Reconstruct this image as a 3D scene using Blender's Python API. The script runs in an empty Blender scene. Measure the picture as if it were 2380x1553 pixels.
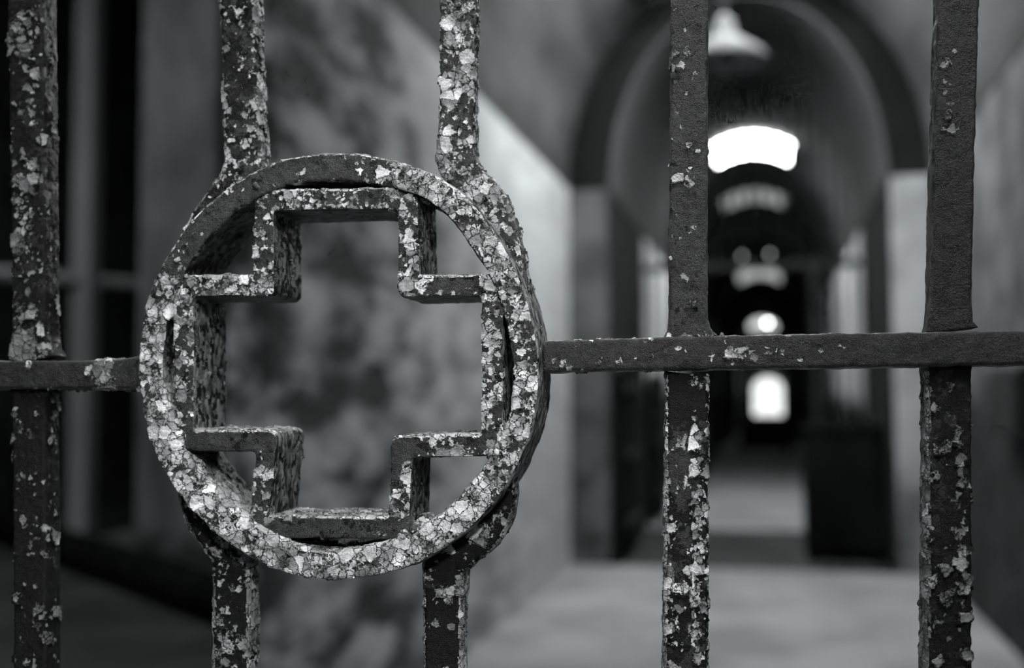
import bpy, bmesh, math, random
import numpy as np
from mathutils import Matrix, Vector, noise as mn
random.seed(7)
SC = bpy.context.scene
COL = SC.collection
PI = math.pi

# ---------------------------------------------------------------- helpers
def link(o, parent=None):
    COL.objects.link(o)
    if parent: o.parent = parent
    return o
def tag(o, label=None, cat=None, group=None, kind=None):
    if label: o['label'] = label
    if cat: o['category'] = cat
    if group: o['group'] = group
    if kind: o['kind'] = kind
    return o
def empty(name, loc=(0, 0, 0), rz=0):
    o = bpy.data.objects.new(name, None); o.empty_display_size = .1
    o.location = loc; o.rotation_euler = (0, 0, rz)
    return link(o)
def mesh_obj(name, verts, faces, mat, parent=None, smooth=False):
    me = bpy.data.meshes.new(name)
    me.from_pydata([tuple(v) for v in verts], [], faces)
    me.update()
    if smooth: me.polygons.foreach_set('use_smooth', [True] * len(me.polygons))
    me.materials.append(mat)
    return link(bpy.data.objects.new(name, me), parent)
class MB:
    def __init__(s): s.v = []; s.f = []
    def box(s, a, b, bevel=0):
        x0, y0, z0 = a; x1, y1, z1 = b
        n = len(s.v)
        s.v += [(x0,y0,z0),(x1,y0,z0),(x1,y1,z0),(x0,y1,z0),(x0,y0,z1),(x1,y0,z1),(x1,y1,z1),(x0,y1,z1)]
        s.f += [tuple(n+i for i in q) for q in ((0,3,2,1),(4,5,6,7),(0,1,5,4),(1,2,6,5),(2,3,7,6),(3,0,4,7))]
        return s
    def tube(s, p, q, r, n=12, r2=None):
        p = Vector(p); q = Vector(q); d = (q - p).normalized()
        u = d.orthogonal().normalized(); w = d.cross(u); r2 = r if r2 is None else r2
        k = len(s.v)
        for c, rr in ((p, r), (q, r2)):
            for i in range(n):
                a = 2*PI*i/n; s.v.append(tuple(c + (u*math.cos(a) + w*math.sin(a))*rr))
        for i in range(n):
            j = (i+1) % n; s.f.append((k+i, k+j, k+n+j, k+n+i))
        s.f.append(tuple(k+i for i in reversed(range(n)))); s.f.append(tuple(k+n+i for i in range(n)))
        return s
    def lathe(s, c, prof, n=40):
        k = len(s.v); m = len(prof)
        for r, z in prof:
            for i in range(n):
                a = 2*PI*i/n; s.v.append((c[0]+r*math.cos(a), c[1]+r*math.sin(a), c[2]+z))
        for j in range(m-1):
            for i in range(n):
                i2 = (i+1) % n; s.f.append((k+j*n+i, k+j*n+i2, k+(j+1)*n+i2, k+(j+1)*n+i))
        return s
    def prism(s, poly, y0, y1):
        k = len(s.v); n = len(poly)
        s.v += [(x, y0, z) for x, z in poly] + [(x, y1, z) for x, z in poly]
        for i in range(n):
            j = (i+1) % n; s.f.append((k+i, k+j, k+n+j, k+n+i))
        s.f.append(tuple(k+i for i in reversed(range(n)))); s.f.append(tuple(k+n+i for i in range(n)))
        return s
    def build(s, name, mat, parent=None, smooth=False, bevel=0):
        o = mesh_obj(name, s.v, s.f, mat, parent, smooth)
        if bevel:
            m = o.modifiers.new('bev', 'BEVEL'); m.width = bevel; m.segments = 2; m.limit_method = 'ANGLE'
        return o

# ---------------------------------------------------------------- materials
class NT:
    def __init__(s, name):
        s.m = bpy.data.materials.new(name); s.m.use_nodes = True
        s.t = s.m.node_tree; s.t.nodes.clear()
        s.out = s.t.nodes.new('ShaderNodeOutputMaterial')
    def n(s, typ, **kw):
        x = s.t.nodes.new(typ)
        for k, v in kw.items():
            if k.startswith('_'): setattr(x, k[1:], v)
            else:
                x.inputs[k].default_value = v
        return x
    def l(s, a, b): s.t.links.new(a, b)
    def val(s, x, sock):
        if isinstance(x, (int, float)): sock.default_value = x
        elif isinstance(x, tuple): sock.default_value = x
        else: s.l(x, sock)
    def math(s, op, a, b=0.0, c=None, clamp=False):
        x = s.t.nodes.new('ShaderNodeMath'); x.operation = op; x.use_clamp = clamp
        s.val(a, x.inputs[0]); s.val(b, x.inputs[1])
        if c is not None: s.val(c, x.inputs[2])
        return x.outputs[0]
    def vm(s, op, a, b=(0., 0., 0.), scale=None):
        x = s.t.nodes.new('ShaderNodeVectorMath'); x.operation = op
        s.val(a, x.inputs[0]); s.val(b, x.inputs[1])
        if scale is not None: s.val(scale, x.inputs['Scale'])
        return x.outputs[0] if op not in ('DOT_PRODUCT', 'LENGTH') else x.outputs['Value']
    def step(s, a, lo, hi, o0=0., o1=1., smooth=False):
        x = s.t.nodes.new('ShaderNodeMapRange'); x.clamp = True
        if smooth: x.interpolation_type = 'SMOOTHSTEP'
        s.val(a, x.inputs[0]); s.val(lo, x.inputs[1]); s.val(hi, x.inputs[2]); s.val(o0, x.inputs[3]); s.val(o1, x.inputs[4])
        return x.outputs[0]
    def mix(s, f, a, b):
        x = s.t.nodes.new('ShaderNodeMix'); x.data_type = 'FLOAT'
        s.val(f, x.inputs[0]); s.val(a, x.inputs[2]); s.val(b, x.inputs[3])
        return x.outputs[0]
    def noise(s, vec, scale, detail=2., rough=.5, color=False):
        x = s.t.nodes.new('ShaderNodeTexNoise'); s.l(vec, x.inputs['Vector'])
        x.inputs['Scale'].default_value = scale; x.inputs['Detail'].default_value = detail; x.inputs['Roughness'].default_value = rough
        return x.outputs['Color'] if color else x.outputs[0]
    def vor(s, vec, scale, feature='F1', rnd=1.):
        x = s.t.nodes.new('ShaderNodeTexVoronoi'); x.feature = feature; s.l(vec, x.inputs['Vector'])
        x.inputs['Scale'].default_value = scale; x.inputs['Randomness'].default_value = rnd
        return x

def grey(v, tint=0.0):
    return (v*(1-tint*.5), v, v*(1+tint*.8), 1)

def iron_material():
    """flaking light paint over a mid-grey coat over black pitted iron; coordinates in millimetres"""
    t = NT('flaking_paint_on_iron')
    tc = t.n('ShaderNodeTexCoord')
    co = t.vm('SCALE', tc.outputs['Object'], scale=1000.)
    at = t.n('ShaderNodeAttribute', _attribute_name='wear')
    def rgb(c):
        s = t.n('ShaderNodeSeparateColor'); t.l(c, s.inputs[0]); return s.outputs[0], s.outputs[1], s.outputs[2]
    cov, mid, coarse = rgb(at.outputs['Color'])     # light flakes, middle coat, tone of the flakes
    side = at.outputs['Alpha']                       # smooth old brushed coat on the flanks
    NA = t.noise(co, .33, 2., .6, True)
    NB = t.noise(co, 1.0, 3., .65, True)
    NC = t.noise(co, 2.3, 2., .65, True)
    ND = t.noise(co, .10, 3., .6, True)
    b0, b1, b2 = rgb(NB); c0, c1, c2 = rgb(NC); d0, d1, d2 = rgb(ND)
    wc = t.vm('ADD', co, t.vm('SCALE', t.vm('SUBTRACT', NA, (.5, .5, .5)), scale=3.4))
    wc = t.vm('ADD', wc, t.vm('SCALE', t.vm('SUBTRACT', NB, (.5, .5, .5)), scale=.75))
    def ctr(x, k): return t.math('MULTIPLY', t.math('SUBTRACT', x, .5), k)
    covk = ctr(cov, 1.35); jag = ctr(b0, .16)
    layers = []
    for i, (sc, amp, off) in enumerate(((.135, .75, -.01), (.22, .9, -.06), (.52, 1.0, -.18))):
        v = t.vor(wc, sc)
        e = t.vor(wc, sc, 'DISTANCE_TO_EDGE').outputs['Distance'] if i < 2 else None
        r0, r1, r2 = rgb(v.outputs['Color'])
        pn = t.noise(v.outputs['Position'], (.05, .09, .13)[i], 1., .5)
        s = t.math('ADD', ctr(pn, 1.9), ctr(r0, amp))
        s = t.math('ADD', s, t.math('ADD', covk, off))
        s = t.math('ADD', s, jag)
        layers.append((t.step(s, 0., .02), t.step(s, -.10, 0.), v.outputs['Distance'], e, r1, r2))
    vb = t.vor(wc, .30); q0, q1, q2 = rgb(vb.outputs['Color'])
    pb = t.noise(vb.outputs['Position'], .085, 2., .6)
    sb = t.math('ADD', ctr(pb, 2.0), ctr(q1, .6)); sb = t.math('ADD', sb, ctr(mid, 1.5)); sb = t.math('ADD', sb, ctr(b1, .9))
    midm = t.step(sb, 0., .04)
    grain = t.math('ADD', t.math('MULTIPLY', c0, .6), t.math('MULTIPLY', b2, .4))
    c_black = t.step(grain, .35, .65, .0035, .014)
    c_mid = t.step(grain, .41, .60, .005, .046)  # strong grain contrast paints in the coat's specular sparkle
    c_mid = t.math('MULTIPLY', c_mid, t.step(d1, .35, .65, .6, 1.35))
    c_mid = t.math('ADD', c_mid, t.step(c1, .64, .72, 0., .09))
    c_mid = t.math('MULTIPLY', c_mid, t.math('POWER', coarse, 1.6))
    # brushed flank coat, blotched and run lengthways
    sv = t.vm('MULTIPLY', co, (.15, .20, .09))
    s0, s1, s2 = rgb(t.noise(sv, 1.0, 3., .52, True))
    c_side = t.step(s0, .40, .60, .05, .19)
    c_side = t.math('MULTIPLY', c_side, t.step(s1, .40, .46, .12, 1.))
    c_mid = t.mix(side, c_mid, c_side)
    col = t.mix(midm, c_black, c_mid)
    hg = t.math('ADD', ctr(c0, .55), ctr(b2, .8))
    hgt = t.math('ADD', t.math('MULTIPLY', midm, .30), t.math('MULTIPLY', hg, t.mix(side, 1., .45)))
    hgt = t.math('ADD', hgt, t.math('MULTIPLY', ctr(s1, 2.2), side))
    light = None
    for i, (inside, rim, dist, edge, r1, r2) in reversed(list(enumerate(layers))):
        tone = t.math('ADD', t.math('MULTIPLY', t.math('POWER', r1, 1.2), .46), .20)
        tone = t.math('MULTIPLY', tone, t.step(d0, .34, .64, .5, 1.22))
        tone = t.math('MULTIPLY', tone, t.step(b1, .36, .60, .72, 1.06))
        tone = t.math('MULTIPLY', tone, coarse)
        if edge is not None:
            crack = t.step(edge, (.018, .03)[i], (.045, .075)[i])
            if i == 0: crack = t.math('MINIMUM', crack, t.math('ADD', t.step(layers[1][3], .02, .06), t.step(r2, .45, .5)))
            tone = t.mix(crack, .02, tone)
        # near-black rim painted round each flake as its shadow
        col = t.mix(t.math('MULTIPLY', rim, .75), col, .006)
        col = t.mix(inside, col, tone)
        curl = t.math('MULTIPLY', t.math('MULTIPLY', dist, dist), (2.4, 1.8, .9)[i])
        curl = t.math('MULTIPLY', curl, t.math('ADD', .1, r2))
        ph = t.math('ADD', curl, ctr(b1, .22))
        if edge is not None: ph = t.math('ADD', ph, t.math('MULTIPLY', crack, .5))
        ph = t.math('ADD', ph, (.75, .55, .35)[i])
        hgt = t.mix(inside, hgt, ph)
        light = inside if light is None else t.math('MAXIMUM', light, inside)
    col3 = t.n('ShaderNodeCombineColor')
    t.l(t.math('MULTIPLY', col, .985), col3.inputs[0]); t.l(col, col3.inputs[1]); t.l(t.math('MULTIPLY', col, 1.01), col3.inputs[2])
    b = t.n('ShaderNodeBsdfPrincipled')
    t.l(col3.outputs[0], b.inputs['Base Color'])
    t.l(t.mix(light, t.mix(midm, .30, .36), .6), b.inputs['Roughness'])
    t.l(t.mix(light, t.mix(midm, .10, .28), .3), b.inputs['Specular IOR Level'])
    t.l(b.outputs[0], t.out.inputs['Surface'])
    d = t.n('ShaderNodeDisplacement'); d.inputs['Midlevel'].default_value = .4; d.inputs['Scale'].default_value = .00092
    t.l(t.math('ADD', hgt, ctr(d2, 2.4)), d.inputs['Height'])
    t.l(d.outputs[0], t.out.inputs['Displacement'])
    t.m.displacement_method = 'BOTH'
    return t.m

def mottled(name, a, b, scale=1.5, rough=.85, lo=.35, hi=.65, detail=6., bump=.0, dado=None, stretch=(1, 1, 1), tint=.04, spec=.3, band=None):
    """plaster / stone / concrete: two tones broken up by noise; dado = (height, low tone a, b); band = same above a height"""
    t = NT(name)
    tc = t.n('ShaderNodeTexCoord')
    co = t.vm('MULTIPLY', tc.outputs['Object'], tuple(float(x) for x in stretch))
    n1 = t.noise(co, scale, detail, .6)
    v = t.step(n1, lo, hi, a, b, True)
    sep = t.n('ShaderNodeSeparateXYZ'); t.l(tc.outputs['Object'], sep.inputs[0])
    wob = t.math('MULTIPLY', t.math('SUBTRACT', t.noise(tc.outputs['Object'], 1.1, 4., .6), .5), 1.1)
    if dado:
        lowv = t.step(t.noise(co, scale*1.7, detail, .6), lo, hi, dado[1], dado[2], True)
        k = t.step(t.math('ADD', sep.outputs[2], wob), dado[0]-.1, dado[0]+.1)
        v = t.mix(k, lowv, v)
    if band:
        v = t.mix(t.step(sep.outputs[1], 5.0, 8.5, 0., .85), v, b*.95)  # tone lightens with depth, painting in the rooflit far end
        hv = t.step(t.noise(co, scale*.8, detail, .6), lo, hi, band[1], band[2], True)
        near = t.math('MINIMUM', t.math('SUBTRACT', sep.outputs[1], 5.6), 0.)
        k = t.step(t.math('ADD', t.math('ADD', sep.outputs[2], near), t.math('MULTIPLY', wob, .8)), band[0]-.12, band[0]+.12)
        v = t.mix(k, v, hv)
    cc = t.n('ShaderNodeCombineColor')
    t.l(t.math('MULTIPLY', v, 1-tint), cc.inputs[0]); t.l(v, cc.inputs[1]); t.l(t.math('MULTIPLY', v, 1+tint*.5), cc.inputs[2])
    bs = t.n('ShaderNodeBsdfPrincipled', Roughness=rough); bs.inputs['Specular IOR Level'].default_value = spec
    t.l(cc.outputs[0], bs.inputs['Base Color'])
    if bump:
        bp = t.n('ShaderNodeBump', Strength=.8, Distance=bump); t.l(n1, bp.inputs['Height']); t.l(bp.outputs[0], bs.inputs['Normal'])
    t.l(bs.outputs[0], t.out.inputs['Surface'])
    return t.m
def glow(name, strength, v=1.):
    t = NT(name); e = t.n('ShaderNodeEmission', Color=(v*.98, v, v, 1), Strength=strength); t.l(e.outputs[0], t.out.inputs['Surface']); return t.m

M_IRON = iron_material()
M_FLOOR = mottled('worn_concrete', .28, .46, 1.2, .7, bump=.01)
M_LWALL = mottled('spalled_plaster', .05, .62, 5.0, .9, .40, .64, bump=.05, stretch=(1, .36, 1), band=(2.75, .44, .62))
M_RWALL = mottled('crumbling_plaster', .06, .20, 2.2, .9, bump=.03, dado=(1.55, .008, .04))  # dark dado paint, deepened to put corner vignetting into the colour
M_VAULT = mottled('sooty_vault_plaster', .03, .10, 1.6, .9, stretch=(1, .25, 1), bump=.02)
M_DARK = mottled('painted_shade_black', .004, .012, 1.4, .95)  # near-black colour painting in the shade over and inside the arch
M_FLOOR_SHADE = mottled('floor_shade_tone', .02, .06, 1.5, .8)  # dark floor tone carrying the shade under the arch
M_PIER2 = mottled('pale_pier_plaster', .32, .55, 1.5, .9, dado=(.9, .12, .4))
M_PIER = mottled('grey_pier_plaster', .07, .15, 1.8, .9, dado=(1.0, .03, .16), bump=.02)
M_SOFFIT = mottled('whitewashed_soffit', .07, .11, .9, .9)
M_CORR = mottled('corridor_whitewash', .60, .80, 1.4, .9, dado=(1.5, .03, .08))
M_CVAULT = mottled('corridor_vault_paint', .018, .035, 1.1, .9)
M_SFLOOR = mottled('dimmed_side_floor', .03, .07, 1.2, .8)  # floor tone darkened to stand for the side room's shade
M_SIDE = mottled('side_cell_plaster', .015, .06, 1.5, .95)
M_COLUMN = mottled('weathered_column_paint', .10, .24, 2.2, .9, stretch=(1, 1, .5))
M_DIRON = mottled('dark_grille_iron', .02, .05, 8, .6)
M_WOOD = mottled('dark_old_timber', .003, .012, 5, .9, stretch=(1, 1, .2), spec=.08)
M_POST = mottled('grey_painted_timber', .28, .40, 3, .8, stretch=(1, 1, .2))
M_SHADE = mottled('enamel_lamp_shade', .12, .16, 4, .8, spec=.15)

# ---------------------------------------------------------------- the iron gate in the foreground (all in millimetres, gate frame)
GATE_LOC = (-0.25540, 0.64328, 1.51950)
GATE_RZ = math.radians(3.07)
gate = empty('iron_gate', GATE_LOC, GATE_RZ)
tag(gate, 'black iron gate of upright bars with a ringed cross, its pale paint flaking off', 'gate')

def wear_rgb(pts, nrm, fn):
    return np.array([fn(p[0], p[1], p[2], n[0], n[1], n[2]) for p, n in zip(pts, nrm)], dtype=np.float32)
def set_wear(me, fn):
    n = len(me.vertices)
    co = np.empty(n*3, np.float32); me.vertices.foreach_get('co', co); co = co.reshape(-1, 3)*1000
    no = np.empty(n*3, np.float32); me.vertex_normals.foreach_get('vector', no); no = no.reshape(-1, 3)
    got = fn(co[:, 0], co[:, 1], co[:, 2], no)
    c, m, s = got[:3]; sd = got[3] if len(got) > 3 else np.clip((.75-np.abs(no[:, 1]))*2.5, 0, 1)*.45
    a = me.attributes.new('wear', 'FLOAT_COLOR', 'POINT')
    buf = np.ones((n, 4), np.float32); buf[:, 0] = c; buf[:, 1] = m; buf[:, 2] = s; buf[:, 3] = sd
    a.data.foreach_set('color', buf.ravel())

def catmull(pts, step, closed=False):
    P = [np.array(p, float) for p in pts]; n = len(P); out = []
    rng = range(n) if closed else range(n-1)
    for i in rng:
        if closed: a, b, c, d = P[i-1], P[i], P[(i+1) % n], P[(i+2) % n]
        else: a, b, c, d = P[max(i-1, 0)], P[i], P[i+1], P[min(i+2, n-1)]
        k = max(1, int(np.linalg.norm(c[:2]-b[:2])/step))
        for j in range(k):
            t = j/k; out.append(.5*((2*b)+(c-a)*t+(2*a-5*b+4*c-d)*t*t+(3*b-a-3*c+d)*t**3))
    if not closed: out.append(P[-1])
    return out
def section(hw, y0, y1, r, step):
    """rounded rectangle in (across, depth); returns list of (u in -1..1 side units, u offset, y)"""
    pts = []
    cs = [(-hw+r, y0+r, PI, 1.5*PI), (hw-r, y0+r, 1.5*PI, 2*PI), (hw-r, y1-r, 0, .5*PI), (-hw+r, y1-r, .5*PI, PI)]
    k = max(2, int(r*1.57/step)+1)
    for idx, (cx, cy, a0, a1) in enumerate(cs):
        for j in range(k):
            a = a0+(a1-a0)*j/(k-1); pts.append((cx+r*math.cos(a), cy+r*math.sin(a)))
        nx = cs[(idx+1) % 4]
        p = pts[-1]; q = (nx[0]+r*math.cos(nx[2]), nx[1]+r*math.sin(nx[2]))
        L = math.hypot(q[0]-p[0], q[1]-p[1]); m = int(L/step)
        for j in range(1, m): pts.append((p[0]+(q[0]-p[0])*j/m, p[1]+(q[1]-p[1])*j/m))
    return pts
def sweep(name, stations, y0, y1, r, mat, wear, step=1.1, parent=gate, closed=False):
    """stations: (x, z, half_width) in mm along the bar; dense, closed surface"""
    N = len(stations); hw0 = max(s[2] for s in stations)
    sec = section(hw0, y0, y1, r, step); K = len(sec)
    V = np.zeros((N, K, 3))
    pos = np.array([[s[0], s[1]] for s in stations])
    if closed: d = np.roll(pos, -1, 0)-np.roll(pos, 1, 0)
    else: d = np.gradient(pos, axis=0)
    d /= np.linalg.norm(d, axis=1)[:, None]
    nrm = np.stack([d[:, 1], -d[:, 0]], 1)
    for i in range(N):
        f = stations[i][2]/hw0
        for k, (u, y) in enumerate(sec):
            V[i, k] = (pos[i, 0]+nrm[i, 0]*u*f, y, pos[i, 1]+nrm[i, 1]*u*f)
    faces = []
    for i in range(N if closed else N-1):
        i2 = (i+1) % N
        for k in range(K):
            k2 = (k+1) % K; faces.append((i*K+k, i*K+k2, i2*K+k2, i2*K+k))
    verts = V.reshape(-1, 3)/1000
    if not closed:
        faces.append(tuple(reversed(range(K)))); faces.append(tuple((N-1)*K+k for k in range(K)))
    o = mesh_obj(name, verts.tolist(), faces, mat, parent, True)
    bm = bmesh.new(); bm.from_mesh(o.data); bmesh.ops.recalc_face_normals(bm, faces=bm.faces); bm.to_mesh(o.data); bm.free()
    set_wear(o.data, wear)
    return o
def line_stations(pts, step, far=14.):
    """pts (x, z, hw) linear; dense inside the photographed stretch, coarser outside it"""
    out = []
    for (a, b) in zip(pts[:-1], pts[1:]):
        L = math.hypot(b[0]-a[0], b[1]-a[1])
        n = max(1, int(L/(far if (abs(a[1]) > 275 or abs(b[1]) > 275) and abs(b[0]-a[0]) < L*.5 or (min(a[0], b[0]) < -275 or max(a[0], b[0]) > 435) else step)))
        for j in range(n):
            t = j/n; out.append(tuple(a[k]+(b[k]-a[k])*t for k in range(3)))
    out.append(tuple(pts[-1])); return out

def G2(x, z, cx, cz, sx, sz): return np.exp(-((x-cx)/sx)**2-((z-cz)/sz)**2)
# where the paint has held and where it has gone (light flakes, middle coat, flake tone)
def wear_bar(base_c, base_m, tone, spots=(), side=.0, left=0., right=0.):
    def f(x, y, z, n):
        c = np.full_like(x, base_c); m = np.full_like(x, base_m); s = np.full_like(x, tone)
        for cx, cz, sx, sz, dc, dm in spots:
            g = G2(x, z, cx, cz, sx, sz); c += g*dc; m += g*dm
        c += np.where(np.abs(n[:, 0]) > .6, side, 0) + np.where(n[:, 0] < -.5, left, 0) + np.where(n[:, 0] > .5, right, 0)
        return c, m, s
    return f

# verticals: (left x, right x) of the front face traced at heights
def bar(name_, pts, y0, y1, wear, r=3.0, parent=gate, nm='upright_bar', step=1.15):
    st = line_stations(pts, step)
    return sweep(nm, st, y0, y1, r, M_IRON, wear, step, parent)
Y0, Y1 = 15., 34.
def up(pts, z): return [(pts[0][0]+.0, z, pts[0][2])] + pts
def dn(pts, z): return pts + [(pts[-1][0], z, pts[-1][2])]
ZT, ZB = 690., -1440.
# upright 1 (left, plain)
w1 = wear_bar(.06, .30, .62, [(-222, 110, 12, 120, .30, .2), (-232, 60, 8, 90, .12, 0), (-225, 12, 20, 14, .45, .3), (-230, 225, 14, 14, .4, .2)], side=-.05)
w1b = wear_bar(.12, .12, .5, [(-215, -90, 10, 50, .1, .2)])
bar('a', up([(-226.85, 247.9, 13.33), (-223.27, 160.02, 12.91), (-220.37, 73.45, 12.5), (-218.91, 22.1, 12.44), (-218.38, 12.16, 14.29), (-217.65, 6.21, 17.38)], ZT), Y0, Y1, w1)
bar('b', dn([(-218.12, -13.3, 14.57), (-218.29, -18.95, 12.4), (-215.94, -96.04, 12.31), (-213.43, -193.58, 12.2)], ZB), Y0, Y1, w1b)
# upright 4 and 5 (right, plain)
w4 = wear_bar(.10, .80, .9, [(207, 15, 26, 5, .35, 0), (205, 120, 8, 60, .10, 0)], side=-.1)
w4b = wear_bar(.20, .36, 1.0, [(196, -110, 5, 60, .35, 0), (215, -110, 5, 60, .42, 0), (206, -110, 4, 70, -.1, .2), (205, -25, 12, 18, -.25, -.4), (205, -60, 14, 22, -.1, .5)], left=.4, right=.1)
bar('a', up([(214.04, 219.18, 11.27), (212.35, 114.42, 11.31), (210.87, 26.22, 11.61), (211.16, 20.07, 12.99), (211.46, 15.46, 16.14)], ZT), Y0, Y1, w4)
bar('b', dn([(210.21, -5.96, 12.34), (210.02, -11.56, 12.21), (208.29, -89.98, 12.39), (206.83, -178.08, 12.43)], ZB), Y0, Y1, w4b)
w5 = wear_bar(-.15, 1.0, .55, [(357, 12, 26, 5, .5, 0), (360, 170, 7, 26, .42, 0), (361, 135, 7, 20, .4, 0)], side=-.1)
w5b = wear_bar(.14, .28, .62, [(340, -90, 7, 90, .42, 0), (362, -100, 5, 60, .25, 0), (350, -70, 6, 60, -.1, .2)], left=.5, right=.0)
bar('a', up([(368.51, 209.12, 11.34), (363.74, 121.14, 11.52), (359.84, 34.26, 11.34), (359.53, 21.94, 12.26), (359.99, 17.5, 14.93)], ZT), Y0, Y1+1, w5)
bar('b', dn([(358.09, -3.12, 13.06), (358.17, -9.98, 12.12), (356.03, -87.87, 12.28), (353.6, -172.67, 12.55)], ZB), Y0, Y1+1, w5b)
# uprights that bend round the ring
def bent(straight, bend, wear, y0=Y0, y1=Y1, flip=False):
    pts = line_stations(straight, 1.15)
    b = [tuple(p) for p in catmull([straight[-1]]+bend, 1.15)][1:]
    st = pts+b
    if flip: st = st[::-1]
    return sweep('upright_bar', st, y0, y1, 3.0, M_IRON, wear, 1.15)
w2 = wear_bar(.24, .42, .85, [(-62, 128, 14, 22, .15, .3), (-62, 190, 12, 50, .06, 0)], side=.12)
w3 = wear_bar(.36, .80, .95, [(72, 175, 5, 60, .12, 0), (60, 130, 8, 12, .4, 0), (85, 108, 10, 14, .3, 0)], side=-.05)
bent(up([(-76.43, 243.79, 11.54), (-74.59, 209.65, 11.8), (-72.97, 167.3, 11.75), (-71.24, 142.01, 12.01)], ZT),
     [(-71.37, 129.72, 12.0), (-77.98, 118.53, 10.85), (-86.98, 109.09, 9.12), (-95.69, 98.2, 7.97), (-103.23, 86.7, 6.22), (-109.57, 73.48, 3.26)], w2)
bent(up([(70.76, 231.25, 11.15), (69.88, 173.98, 10.83), (69.31, 146.89, 10.81), (69.02, 134.73, 11.62)], ZT),
     [(70.55, 125.23, 12.02), (78.7, 113.08, 10.33), (88.97, 100.93, 11.61), (96.21, 86.82, 10.22), (101.53, 73.38, 8.3), (106.56, 59.48, 6.4), (111.82, 44.07, 3.46)], w3)
w2b = wear_bar(.26, .2, .75, [(-68, -108, 16, 14, .25, .2)], side=.35)
w3b = wear_bar(.12, .15, .75, [(75, -105, 22, 20, .22, .1), (65, -135, 20, 8, .2, .2)], side=.5)
bent([(lambda p: (p[0], ZB, p[2]))((-75.22, -188.48, 11.72)), (-75.08, -188.48, 11.86), (-75.67, -147.73, 11.76), (-76.05, -126.32, 11.64)],
     [(-76.22, -120.42, 11.79), (-81.8, -111.65, 11.54), (-89.12, -103.69, 11.01), (-97.39, -92.99, 9.9), (-103.93, -83.58, 7.01), (-108.43, -75.46, 3.52)], w2b)
bent([(lambda p: (p[0], ZB, p[2]))((60.73, -183.47, 11.11)), (60.73, -183.47, 11.11), (61.14, -144.02, 11.54), (61.67, -127.18, 12.09)],
     [(62.79, -119.11, 12.63), (71.92, -110.11, 12.58), (83.68, -100.06, 13.32), (92.48, -89.05, 11.41), (98.61, -78.62, 7.15), (101.29, -69.52, 3.44)], w3b)
# middle rail in two lengths, butting the ring
wl = wear_bar(-.02, .85, .7, [(-162, 0, 9, 12, .75, 0), (-215, 2, 3, 4, .5, 0), (-190, -14, 60, 2.5, .25, 0)])
def wr(x, y, z, n):
    zc = 5+.012*(x-125)
    c = .10 - .25*np.clip((x-250)/120, 0, 1) + .30*np.exp(-((x-143)/14)**2)*np.exp(-((z-zc+5)/5)**2) + .22*np.exp(-((x-255)/45)**2)*np.exp(-((z-zc+1)/4)**2)
    return c, np.full_like(x, .95), np.full_like(x, .75)
def rail(pts, wear, y0=10., y1=39.):
    st = line_stations(pts, 1.15)
    return sweep('middle_rail', st, y0, y1, 2.4, M_IRON, wear, 1.15)
L0 = (-235.36, -3.8, 9.45); R1 = (397.06, 6.81, 9.89)
rail([(-452., L0[1]-4, L0[2]), L0, (-189.19, -3.99, 9.21), (-158.96, -3.79, 9.28), (-146.41, -3.46, 10.22), (-136.9, -3.53, 11.03)], wl)
rail([(124.57, 4.01, 8.93), (127.71, 4.11, 9.57), (139.69, 4.9, 9.42), (201.06, 5.69, 9.91), (284.8, 6.44, 10.07), R1, (572., R1[1]+2.5, R1[2])], wr)
# the rest of the gate beyond the picture: two more uprights, stiles, top and bottom rails
wf = wear_bar(.2, .6, .8)
for x in (-378., 518.):
    bar('c', [(x, ZT, 11.), (x, 12., 11.)], Y0, Y1, wf, step=3.)
    bar('c', [(x, 0., 11.), (x, ZB, 11.)], Y0, Y1, wf, step=3.)
for x in (-470., 592.):
    sweep('stile', line_stations([(x, ZT+18, 20.), (x, -1500., 20.)], 6.), 6., 44., 3., M_IRON, wf, 3.)
for z in (ZT+4, ZB):
    sweep('end_rail', line_stations([(-470., z, 17.), (592., z, 17.)], 6.), 10., 40., 3., M_IRON, wf, 3.)

# ring
RO = [(-132.11, 6.55), (-130.44, 30.51), (-125.17, 48.71), (-119.5, 60.89), (-114.11, 71.16), (-105.83, 82.42), (-98.4, 91.51), (-91.26, 98.94), (-79.27, 108.91), (-68.17, 116.15), (-56.24, 122.24), (-42.66, 127.69), (-29.15, 130.4), (-11.8, 132.12), (2.65, 131.79), (15.07, 130.47), (34.8, 125.93), (47.83, 121.17), (59.97, 115.93), (70.68, 109.21), (82.12, 99.61), (93.2, 85.4), (103.14, 70.3), (111.96, 52.75), (118.36, 32.8), (122.41, 14.29), (123.87, -3.6), (122.74, -21.41), (119.58, -37.65), (113.05, -55.42), (105.51, -69.66), (96.66, -82.41), (82.31, -97.31), (70.52, -106.4), (54.19, -116.89), (41.47, -122.0), (29.21, -125.6), (12.03, -128.82), (-5.58, -129.75), (-19.24, -129.04), (-33.01, -126.77), (-48.85, -121.39), (-65.72, -112.31), (-83.06, -100.5), (-96.6, -87.46), (-108.26, -73.74), (-119.49, -55.62), (-126.77, -35.46), (-130.57, -16.53)]
ro = catmull([(a, b, 0.) for a, b in RO], .95, True)
pos = np.array([p[:2] for p in ro]); dd = np.roll(pos, -3, 0)-np.roll(pos, 3, 0); dd /= np.linalg.norm(dd, axis=1)[:, None]
nn = np.stack([dd[:, 1], -dd[:, 0]], 1)
if (nn*pos).sum() > 0: nn = -nn
HWR = 8.7
ring_st = []
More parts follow.
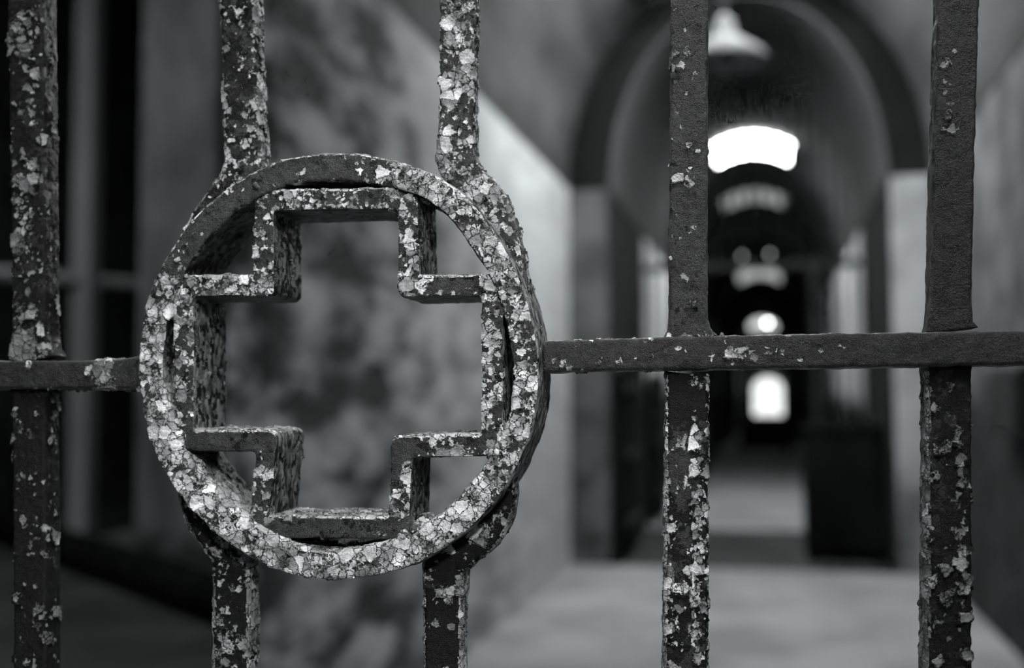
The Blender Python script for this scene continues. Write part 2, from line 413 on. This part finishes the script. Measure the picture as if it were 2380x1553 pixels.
for i, p in enumerate(pos):
    a = math.atan2(p[1], p[0]); hw = HWR+.9*max(0., math.cos(a-math.radians(232)))**3-1.0*max(0., math.cos(a))**8+.35*math.sin(5*a)+.25*math.sin(9*a+1)
    q = p+nn[i]*hw; ring_st.append((q[0], q[1], hw))
def ring_wear_light(x, y, z, n):
    r = np.hypot(x, z)+1e-6; outer = ((n[:, 0]*x+n[:, 2]*z)/r) > .55; inner = ((n[:, 0]*x+n[:, 2]*z)/r) < -.55
    c = .47-.19*z/130
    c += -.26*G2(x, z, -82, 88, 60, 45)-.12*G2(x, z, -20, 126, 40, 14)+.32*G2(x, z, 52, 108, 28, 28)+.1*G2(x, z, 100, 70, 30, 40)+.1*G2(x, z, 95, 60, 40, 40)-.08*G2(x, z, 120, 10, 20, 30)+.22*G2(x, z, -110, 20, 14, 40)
    c = np.where((n[:, 2] > .25) & (n[:, 1] < -.25) & (n[:, 1] > -.97), c+.45, c)  # extra pale flakes on upper edges paint in the light from above
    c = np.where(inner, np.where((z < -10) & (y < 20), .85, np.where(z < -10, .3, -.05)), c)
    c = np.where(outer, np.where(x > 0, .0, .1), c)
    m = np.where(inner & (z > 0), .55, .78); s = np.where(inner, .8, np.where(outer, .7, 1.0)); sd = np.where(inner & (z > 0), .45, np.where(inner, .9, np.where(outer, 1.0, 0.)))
    return c, m, s, sd
sweep('ring', ring_st, 0., 53., 2.6, M_IRON, ring_wear_light, 1.0, closed=True)

# cross: one strip folded round the outline of a cross
CP = [(-50.38, 103.57), (42.72, 101.75), (43.07, 47.45), (94.94, 47.42), (94.94, -48.39), (38.67, -49.63), (37.7, -98.54), (-51.85, -99.21), (-47.03, -46.27), (-101.45, -46.43), (-102.78, 50.98), (-49.6, 49.89)]
def cross_mesh():
    n = len(CP); hw = 6.5; A = []; Bp = []
    Q = [np.array(p, float) for p in CP]
    area = sum(Q[i][0]*Q[(i+1) % n][1]-Q[(i+1) % n][0]*Q[i][1] for i in range(n))
    for i in range(n):
        p, c, q = Q[i-1], Q[i], Q[(i+1) % n]
        d0 = (c-p)/np.linalg.norm(c-p); d1 = (q-c)/np.linalg.norm(q-c)
        n0 = np.array([-d0[1], d0[0]]); n1 = np.array([-d1[1], d1[0]])
        cr = d0[0]*d1[1]-d0[1]*d1[0]
        mit = (n0+n1)/(1+n0.dot(n1))
        for side, out in ((1, A), (-1, Bp)):
            corner = c+mit*hw*side
            r = 1.4 if (cr > 0) == (side > 0) else 6.2
            P0_, P2_ = corner-d0*r, corner+d1*r
            for j in range(9):
                t = j/8; a_ = (1-t)**2*P0_+2*t*(1-t)*corner*1.0+t*t*P2_
                # pull the quadratic a little towards the corner so it reads as a bent strip
                out.append(a_)
    k = len(A); y0, y1 = 1.6, 52.
    V = [(a[0], y0, a[1]) for a in A]+[(b[0], y0, b[1]) for b in Bp]+[(a[0], y1, a[1]) for a in A]+[(b[0], y1, b[1]) for b in Bp]
    Fc = []
    for i in range(k):
        j = (i+1) % k
        Fc += [(i, j, k+j, k+i), (2*k+i, 3*k+i, 3*k+j, 2*k+j), (i, 2*k+i, 2*k+j, j), (k+i, k+j, 3*k+j, 3*k+i)]
    me = bpy.data.meshes.new('cross_tmp'); me.from_pydata([tuple(x/1000 for x in v) for v in V], [], Fc)
    bm = bmesh.new(); bm.from_mesh(me); bmesh.ops.recalc_face_normals(bm, faces=bm.faces); bm.to_mesh(me); bm.free()
    o = bpy.data.objects.new('cross_tmp', me); COL.objects.link(o)
    m = o.modifiers.new('r', 'REMESH'); m.mode = 'VOXEL'; m.voxel_size = .00095; m.adaptivity = 0
    s = o.modifiers.new('s', 'SMOOTH'); s.iterations = 7; s.factor = .5
    dg = bpy.context.evaluated_depsgraph_get(); dg.update()
    me2 = bpy.data.meshes.new_from_object(o.evaluated_get(dg)); bpy.data.objects.remove(o)
    me2.name = 'cross'; me2.materials.clear(); me2.materials.append(M_IRON)
    me2.polygons.foreach_set('use_smooth', [True]*len(me2.polygons))
    return me2
def cross_wear_light(x, y, z, n):
    front = n[:, 1] < -.5
    c = .36+0*x
    c += -.5*G2(x, z, -5, -99, 45, 8)-.5*G2(x, z, -70, -46, 32, 8)-.4*G2(x, z, 35, -52, 12, 14)-.18*G2(x, z, 70, 48, 40, 8)+.15*G2(x, z, -60, 47, 30, 8)+.12*G2(x, z, 90, 0, 8, 40)
    c = np.where(front, c, .06)
    c = np.where(n[:, 2] < -.5, -.1, c); c = np.where(n[:, 2] > .6, .5, c); c = np.where((n[:, 2] > .25) & (n[:, 1] < -.25) & (n[:, 1] > -.97), c+.4, c)  # pale tops, bare undersides and flaky upper edges paint in light from above
    m = np.where(front, .72, .62); s = np.where(front, 1.0, .7); sd = np.where(front, 0., np.where(n[:, 2] < -.5, .5, .9))
    return c, m, s, sd
cm = cross_mesh(); set_wear(cm, cross_wear_light)
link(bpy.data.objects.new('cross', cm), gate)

# lumps of old paint and weld where the strip meets the ring and the uprights meet the ring
def lump(c, r, wear, nm='weld_bead'):
    bm = bmesh.new(); bmesh.ops.create_icosphere(bm, subdivisions=5, radius=1.0)
    for v in bm.verts:
        q = v.co.copy(); k = 1+.12*mn.noise(q*2.1+Vector(c)*.1)
        v.co = Vector(((c[0]+q.x*r[0]*k)/1000, (c[1]+q.y*r[1]*k)/1000, (c[2]+q.z*r[2]*k)/1000))
    me = bpy.data.meshes.new(nm); bm.to_mesh(me); bm.free()
    me.polygons.foreach_set('use_smooth', [True]*len(me.polygons)); me.materials.append(M_IRON)
    set_wear(me, wear); return link(bpy.data.objects.new(nm, me), gate)
wk = wear_bar(.42, .9, 1.05); wd = wear_bar(.05, .9, 1.)
for (a, b), ww in (((-54.16, 112.92), wd), ((48.66, 109.21), wk), ((101.77, 50.64), wk), ((101.44, -46.84), wk), ((40.37, -103.11), wk), ((-53.51, -101.33), wk), ((-107.15, -50.2), wk), ((-108.63, 54.65), wk), ((48.35, -99.9), wk), ((96.75, -52.45), wk), ((-60.82, -98.04), wk), ((-105.24, -42.69), wk)):
    lump((a, 22., b), (7.2, 23., 7.2), ww)

# ---------------------------------------------------------------- the place behind the gate (metres; +Y runs down the corridor)
def struct(o): o['kind'] = 'structure'; return o
def arc_pts(cx, hw, zs, rise, n=32): return [(cx-hw*math.cos(PI*i/n), zs+rise*math.sin(PI*i/n)) for i in range(n+1)]
# floor and near room shell
struct(MB().box((-1.97, -1.5, -.2), (3.2, 10, 0)).build('floor', M_FLOOR))
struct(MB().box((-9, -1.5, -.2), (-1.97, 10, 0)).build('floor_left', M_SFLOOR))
struct(MB().box((-1.5, 10, -.2), (1.1, 12.9, 0)).build('floor_shade_band', M_FLOOR_SHADE))  # dark band paints the shadow under the arch onto the floor
struct(MB().box((-1.5, 12.9, -.2), (1.1, 62, 0)).build('floor_corridor', M_FLOOR))
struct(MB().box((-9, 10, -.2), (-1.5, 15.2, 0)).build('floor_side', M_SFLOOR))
struct(MB().box((-1.93, 3.75, 0), (-1.75, 10, 3.43)).build('wall_left', M_LWALL))
struct(MB().box((1.38, 1.2, 0), (1.9, 10, 3.38)).build('wall_right', M_RWALL))
def vault(name, cx, hw, zs, rise, y0, y1, mat, th=.12, n=32):
    o = arc_pts(cx, hw+th, zs, rise+th, n); i = arc_pts(cx, hw, zs, rise, n)
    b = MB(); k = 0
    for y in (y0, y1): b.v += [(x, y, z) for x, z in i]+[(x, y, z) for x, z in o]
    m = n+1
    for j in range(n):
        b.f += [(j, j+1, 2*m+j+1, 2*m+j), (m+j, 3*m+j, 3*m+j+1, m+j+1), (j, m+j, m+j+1, j+1), (2*m+j, 2*m+j+1, 3*m+j+1, 3*m+j)]
    b.f += [(0, 2*m, 3*m, m), (m-1, 2*m-1, 4*m-1, 3*m-1)]
    return struct(b.build(name, mat, smooth=False))
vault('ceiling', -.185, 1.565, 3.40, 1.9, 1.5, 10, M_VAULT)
# arched end wall of the near room: a thick pier each side, the arch and the tympanum above, painted black for shade
AC, AHW, AZS, ARISE = -.17, 1.22, 3.38, 1.70
A = arc_pts(AC, AHW, AZS, ARISE, 36)
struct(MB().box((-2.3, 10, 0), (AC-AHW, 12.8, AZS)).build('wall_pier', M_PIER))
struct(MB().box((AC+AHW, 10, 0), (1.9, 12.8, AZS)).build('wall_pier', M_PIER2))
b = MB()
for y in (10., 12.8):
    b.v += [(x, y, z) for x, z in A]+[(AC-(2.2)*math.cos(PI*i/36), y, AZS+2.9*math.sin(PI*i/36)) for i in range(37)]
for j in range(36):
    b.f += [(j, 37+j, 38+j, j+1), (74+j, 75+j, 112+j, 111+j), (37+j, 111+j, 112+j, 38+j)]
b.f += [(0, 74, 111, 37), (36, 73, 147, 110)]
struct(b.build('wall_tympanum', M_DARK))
b = MB()
for rr, dz in ((0, 0), (.02, .02)):
    q = arc_pts(AC, AHW-.03+rr, AZS, ARISE-.03+dz, 36)
    for y in (9.98, 12.82): b.v += [(x, y, z) for x, z in q]
for j in range(36):
    b.f += [(j, j+1, 38+j, 37+j), (74+j, 111+j, 112+j, 75+j), (j, 74+j, 75+j, j+1), (37+j, 38+j, 112+j, 111+j)]
struct(b.build('ceiling_arch', M_SOFFIT))
for x in (AC-AHW, AC+AHW-.02): struct(MB().box((x, 10.03, 0), (x+.02, 12.8, AZS)).build('reveal_shade_sheet', M_DARK))  # added dark sheets painting the shade on the arch sides
# corridor beyond
struct(MB().box((-2.0, 12.8, 0), (-1.42, 60, 3.4)).build('wall_corridor_left', M_CORR))
struct(MB().box((1.06, 12.8, 0), (1.7, 60, 3.4)).build('wall_corridor_right', M_CORR))
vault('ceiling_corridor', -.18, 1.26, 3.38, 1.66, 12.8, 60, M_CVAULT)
for y in (21.5, 27.0, 38., 46.):   # transverse ribs that break the vault into bays
    q = arc_pts(-.18, 1.25, 3.38, 1.65, 32); q2 = arc_pts(-.18, .98, 3.1, 1.55, 32)
    b = MB()
    for yy in (y, y+.6): b.v += [(x, yy, z) for x, z in q]+[(x, yy, z) for x, z in q2]
    for j in range(32):
        b.f += [(j, j+1, 34+j, 33+j), (66+j, 99+j, 100+j, 67+j), (33+j, 34+j, 100+j, 99+j), (j, 66+j, 67+j, j+1)]
    b.f += [(0, 33, 99, 66), (32, 98, 131, 65)]
    b.box((-1.42, y, 0), (-1.17, y+.6, 3.12)); b.box((.81, y, 0), (1.06, y+.6, 3.12))
    struct(b.build('trim_rib', M_CVAULT))
# end wall with its glazed door
b = MB()
b.box((-2, 60, -.2), (-.76, 60.4, 6)); b.box((.76, 60, -.2), (1.7, 60.4, 6)); b.box((-.76, 60, 2.5), (.76, 60.4, 6)); b.box((-.76, 60, -.2), (.76, 60.4, .5))
struct(b.build('wall_corridor_end', M_CVAULT))
b = MB(); ap = [(-.72, .5)]+[(.72, .5)]+[(.72*math.cos(PI*i/16), 1.85+.6*math.sin(PI*i/16)) for i in range(17)]
b.prism(ap, 60.05, 60.1)
door = struct(b.build('door_1', glow('daylight_end', 1.6)))
b = MB()
for x in (-.36, 0, .36): b.box((x-.02, 59.98, .5), (x+.02, 60.04, 2.4))
b.box((-.72, 59.98, 1.4), (.72, 60.04, 1.46)); b.build('glazing_bar', M_DIRON, door)
# rooflights in the vault: curved panes following the barrel
def rooflight(y0, y1, hw, strength, k):
    M = glow('rooflight_glass', strength); q = []
    for i in range(13):
        x = -.18-hw+2*hw*i/12; c = (x+.18)/1.24; z = 3.38+1.64*math.sqrt(max(0, 1-c*c))-.05; q.append((x, z))
    b = MB(); b.v = [(x, y, z) for y in (y0, y1) for x, z in q]+[(x, y, z+.03) for y in (y0, y1) for x, z in q]
    for i in range(12):
        b.f += [(i, i+1, 14+i, 13+i), (26+i, 39+i, 40+i, 27+i), (i, 26+i, 27+i, i+1), (13+i, 14+i, 40+i, 39+i)]
    b.f += [(0, 13, 39, 26), (12, 38, 51, 25)]
    o = struct(b.build('window_%d' % k, M))
    f = MB()
    for x, z in (q[0], q[12]): f.box((x-.03, y0, z-.05), (x+.03, y1, z+.03))
    f.box((-.2, y0, 4.93), (-.16, y1, 4.96)); f.build('window_frame', M_DIRON, o)
rooflight(15.15, 16.3, .54, 32, 1)
rooflight(19.3, 20.3, .55, 0.4, 2)
rooflight(30.7, 33.4, .60, 0.5, 3)
rooflight(47.5, 58.0, .62, 1.2, 4)
# rooflight of the near room, above the picture
b = MB(); b.box((-.75, 7.0, 5.02), (.35, 9.6, 5.06)); o = struct(b.build('window_5', glow('near_rooflight', 21)))
b = MB(); b.box((-.8, 6.95, 4.98), (-.75, 9.65, 5.1)); b.box((.35, 6.95, 4.98), (.4, 9.65, 5.1)); b.build('window_frame', M_DIRON, o)
# side room seen through the gap at the far left
struct(MB().box((-9, 14.8, 0), (-2.3, 15.2, 7)).build('wall_side_back', M_SIDE))
struct(MB().box((-9.2, -1.5, 0), (-9, 15.2, 7)).build('wall_side_left', M_SIDE))
struct(MB().box((-9.2, -1.5, 7), (-2.3, 15.2, 7.2)).build('ceiling_side', M_SIDE))
struct(MB().box((-7.2, 3.5, 6.9), (-5.2, 6.5, 6.95)).build('window_6', glow('added_side_glow', 9)))  # added glowing panel that lifts the dim side room
# painted column with plinth
col = empty('square_column', (-5.6, 10.2, 0)); tag(col, 'broad grey column with worn paint on a low plinth, left of the ring', 'column')
MB().box((-.42, -.35, .18), (.42, .35, 6.9)).build('shaft', M_COLUMN, col, bevel=.03)
MB().box((-.75, -.5, 0), (.42, .45, .18)).build('plinth', M_PIER, col, bevel=.02)
col2 = empty('round_column', (-5.25, 11.5, 0)); tag(col2, 'darker round column just right of the broad grey column', 'column')
MB().tube((0, 0, .15), (0, 0, 6.9), .42, 32).build('shaft', M_COLUMN, col2, True); MB().tube((0, 0, 0), (0, 0, .15), .52, 32).build('plinth', M_PIER, col2)
# post and handrail frame
pf = empty('timber_post', (-7.30, 10.9, 0)); tag(pf, 'pale grey upright post with a rail across it, beyond the leftmost bar', 'post')
MB().box((-.12, -.10, 0), (.12, .10, 6.9)).build('post', M_POST, pf, bevel=.01)
b = MB(); b.tube((-1.0, -1.9, 2.80), (1.15, 2.2, 2.80), .08, 12); b.build('cross_rail', M_POST, pf, True)
# dark beam lying on the floor of the side room
bm_ = MB(); bm_.tube((0, 0, .16), (4.6, -3.7, .16), .16, 10)
o = bm_.build('fallen_beam', M_WOOD, None, True); o.location = (-7.9, 10.4, 0); tag(o, 'dark beam lying on the floor below the pale post', 'beam')
# pendant lamps
def pendant(name, loc, s, label, group=None, ztop=5.2):
    r = empty(name, loc); tag(r, label, 'lamp', group)
    MB().lathe((0, 0, 0), [(.27*s, 0), (.285*s, .0), (.285*s, .02*s), (.25*s, .075*s), (.15*s, .14*s), (.075*s, .19*s), (.06*s, .29*s), (.02*s, .33*s), (.01*s, .33*s)], 48).build('lamp_shade', M_SHADE, r, True)
    MB().lathe((0, 0, 0), [(.001, -.055*s), (.05*s, -.04*s), (.07*s, .01*s), (.05*s, .07*s), (.001, .09*s)], 24).build('bulb', M_SHADE, r, True)
    MB().tube((0, 0, .32*s), (0, 0, ztop-loc[2]), .010, 8).build('cord', M_DIRON, r)
pendant('pendant_lamp', (-.26, 8.0, 3.86), 1.1, 'white bell-shaped pendant lamp hanging in front of the arch')
def bulblamp(px, y, z, st, label):
    r = empty('pendant_lamp', (px, y, z)); tag(r, label, 'lamp', 'far lamps in the corridor')
    MB().lathe((0, 0, 0), [(.001, -.05), (.05, -.02), (.05, .03), (.001, .06)], 16).build('bulb', glow('lit_bulb', st), r, True)
    MB().tube((0, 0, .05), (0, 0, 4.8-z), .01, 6).build('cord', M_DIRON, r)
bulblamp(-.47, 22., 4.2, 1.2, 'small lit bulb, the left one of a pair between the second and third rooflights')
bulblamp(.10, 22.6, 4.3, 1.2, 'small lit bulb, the right one of a pair between the second and third rooflights')
bulblamp(.03, 44., 4.3, 30., 'brightest far bulb low in the corridor, just above the middle rail')
# arched iron grille at the far side of the arch
gr = empty('arched_grille', (AC, 12.95, 0)); tag(gr, 'dark arched iron grille standing across the corridor behind the arch', 'grille')
n = 19
for i in range(n):
    x = -1.12+2.24*i/(n-1); zt = AZS+(ARISE-.05)*math.sqrt(max(0, 1-(x/1.24)**2))
    zb = 0.0 if abs(x) > .68 else 2.98
    MB().tube((x, 0, zb), (x, 0, zt), .017, 8).build('upright_bar', M_DIRON, gr, True)
MB().box((-1.2, -.02, 2.93), (1.2, .02, 3.03)).build('cross_rail', M_DIRON, gr)
MB().box((-.72, -.03, 0), (-.66, .03, 2.95)).build('door_post', M_DIRON, gr); MB().box((.66, -.03, 0), (.72, .03, 2.95)).build('door_post', M_DIRON, gr)
# sliding cell doors, dark, along both walls
def cell_door(x, y, w, h, label, side):
    r = empty('cell_door', (x, y, 0)); tag(r, label, 'door')
    s = -side
    MB().box((0, 0, .04), (s*.08, w, h)).build('door_panel', M_WOOD, r)
    b = MB()
    for k in range(3): b.box((s*.08, .05, .3+k*(h-.5)/2), (s*.11, w-.05, .38+k*(h-.5)/2))
    b.build('strap', M_DIRON, r); MB().tube((s*.13, w*.8, h*.5-.1), (s*.13, w*.8, h*.5+.1), .02, 8).build('handle', M_DIRON, r)
cell_door(-1.355, 10.15, 1.1, 1.75, 'black low cell door in the left side of the arch', -1)
cell_door(-1.385, 13.3, 1.5, 1.75, 'black cell door on the left wall just behind the grille', -1)
cell_door(1.025, 13.2, 1.6, 1.3, 'black low cell door on the right wall behind the grille', 1)
cell_door(1.025, 17.5, 1.6, 1.3, 'black low cell door further along the right wall', 1)
# dark cabinet and leaning board at the right of the arch
cb = empty('dark_cabinet', (.68, 10.6, 0)); tag(cb, 'black boxy cabinet on the floor at the right foot of the arch', 'cabinet')
MB().box((-.36, 0, .06), (.33, .7, 1.18)).build('body', M_WOOD, cb, bevel=.01)
MB().box((-.34, -.03, .12), (-.03, 0, 1.12)).build('door', M_WOOD, cb); MB().box((.0, -.03, .12), (.31, 0, 1.12)).build('door', M_WOOD, cb)
MB().box((-.38, -.03, 1.18), (.35, .72, 1.22)).build('top', M_WOOD, cb)
for x in (-.33, .26):
    MB().box((x, .05, 0), (x+.05, .6, .06)).build('foot', M_WOOD, cb)
lb = empty('low_barrier', (-.06, 30., 0)); tag(lb, 'low black barrier standing across the far corridor below the bright end opening', 'barrier')
MB().box((-.68, 0, .1), (.68, .25, .85)).build('panel', M_WOOD, lb, bevel=.01)
for x in (-.6, .5): MB().box((x, -.05, 0), (x+.1, .3, .1)).build('foot', M_WOOD, lb)
# dark box added in place of a shaded recess in the right wall
wb = empty('wall_recess_dark', (1.38, 6.3, 1.27)); tag(wb, 'dark box standing in for the recess in the right wall at the edge of the picture', 'box')
MB().box((-.10, 0, 0), (0, .8, .38)).build('body', M_DIRON, wb, bevel=.01); MB().box((-.115, .03, .03), (-.10, .77, .35)).build('recess_dark_front', M_DIRON, wb)  # added box; its dark iron tone stands in for the shaded recess

# ---------------------------------------------------------------- light
w = bpy.data.worlds.new('daylight'); SC.world = w; w.use_nodes = True
bg = w.node_tree.nodes['Background']; bg.inputs[0].default_value = (.96, .99, 1, 1); bg.inputs[1].default_value = 0.08
def area(name, loc, target, size, power, sy=None):
    l = bpy.data.lights.new(name, 'AREA'); l.energy = power; l.size = size
    if sy: l.shape = 'RECTANGLE'; l.size_y = sy
    o = bpy.data.objects.new(name, l); COL.objects.link(o); o.location = loc
    d = Vector(target)-Vector(loc); o.rotation_euler = d.to_track_quat('-Z', 'Y').to_euler(); return o
area('added_key_above_gate', (.10, .05, 3.2), (-.22, .66, 1.5), .9, 50, 1.1)  # added key light, unseen; brightens upper faces and flake relief
sp = bpy.data.lights.new('added_ring_spot', 'SPOT'); sp.energy = 125; sp.spot_size = math.radians(22); sp.spot_blend = 1.0; sp.shadow_soft_size = .10  # added unseen spot; its falloff darkens the gate away from the ring
so = bpy.data.objects.new('added_ring_spot', sp); COL.objects.link(so); so.location = (.35, -.75, 2.45)
so.rotation_euler = (Vector((-.235, .65, 1.50))-so.location).to_track_quat('-Z', 'Y').to_euler()

# ---------------------------------------------------------------- camera
cam = bpy.data.cameras.new('camera'); co = bpy.data.objects.new('camera', cam); COL.objects.link(co)
R = Matrix([[0.9748672, 0.0161654, 0.2221993], [0.2227549, -0.0539104, -0.9733827], [-0.0037563, 0.9984149, -0.0561564]])
co.matrix_world = Matrix.Translation((0, 0, 1.5)) @ R.to_4x4()
cam.sensor_width = 36; cam.lens = 39.328; cam.clip_start = .02; cam.clip_end = 200
cam.dof.use_dof = True; cam.dof.focus_distance = .668; cam.dof.aperture_fstop = 3.4; cam.dof.aperture_blades = 0
SC.camera = co
SC.view_settings.view_transform = 'Standard'; SC.view_settings.look = 'None'; SC.view_settings.exposure = 0; SC.view_settings.gamma = 1
SC.view_settings.use_curve_mapping = False
SC.cycles.use_denoising = True
SC.cycles.use_adaptive_sampling = True; SC.cycles.adaptive_threshold = .06; SC.cycles.adaptive_min_samples = 12; SC.cycles.use_light_tree = False
SC.cycles.max_bounces = 4; SC.cycles.diffuse_bounces = 2; SC.cycles.sample_clamp_indirect = 4
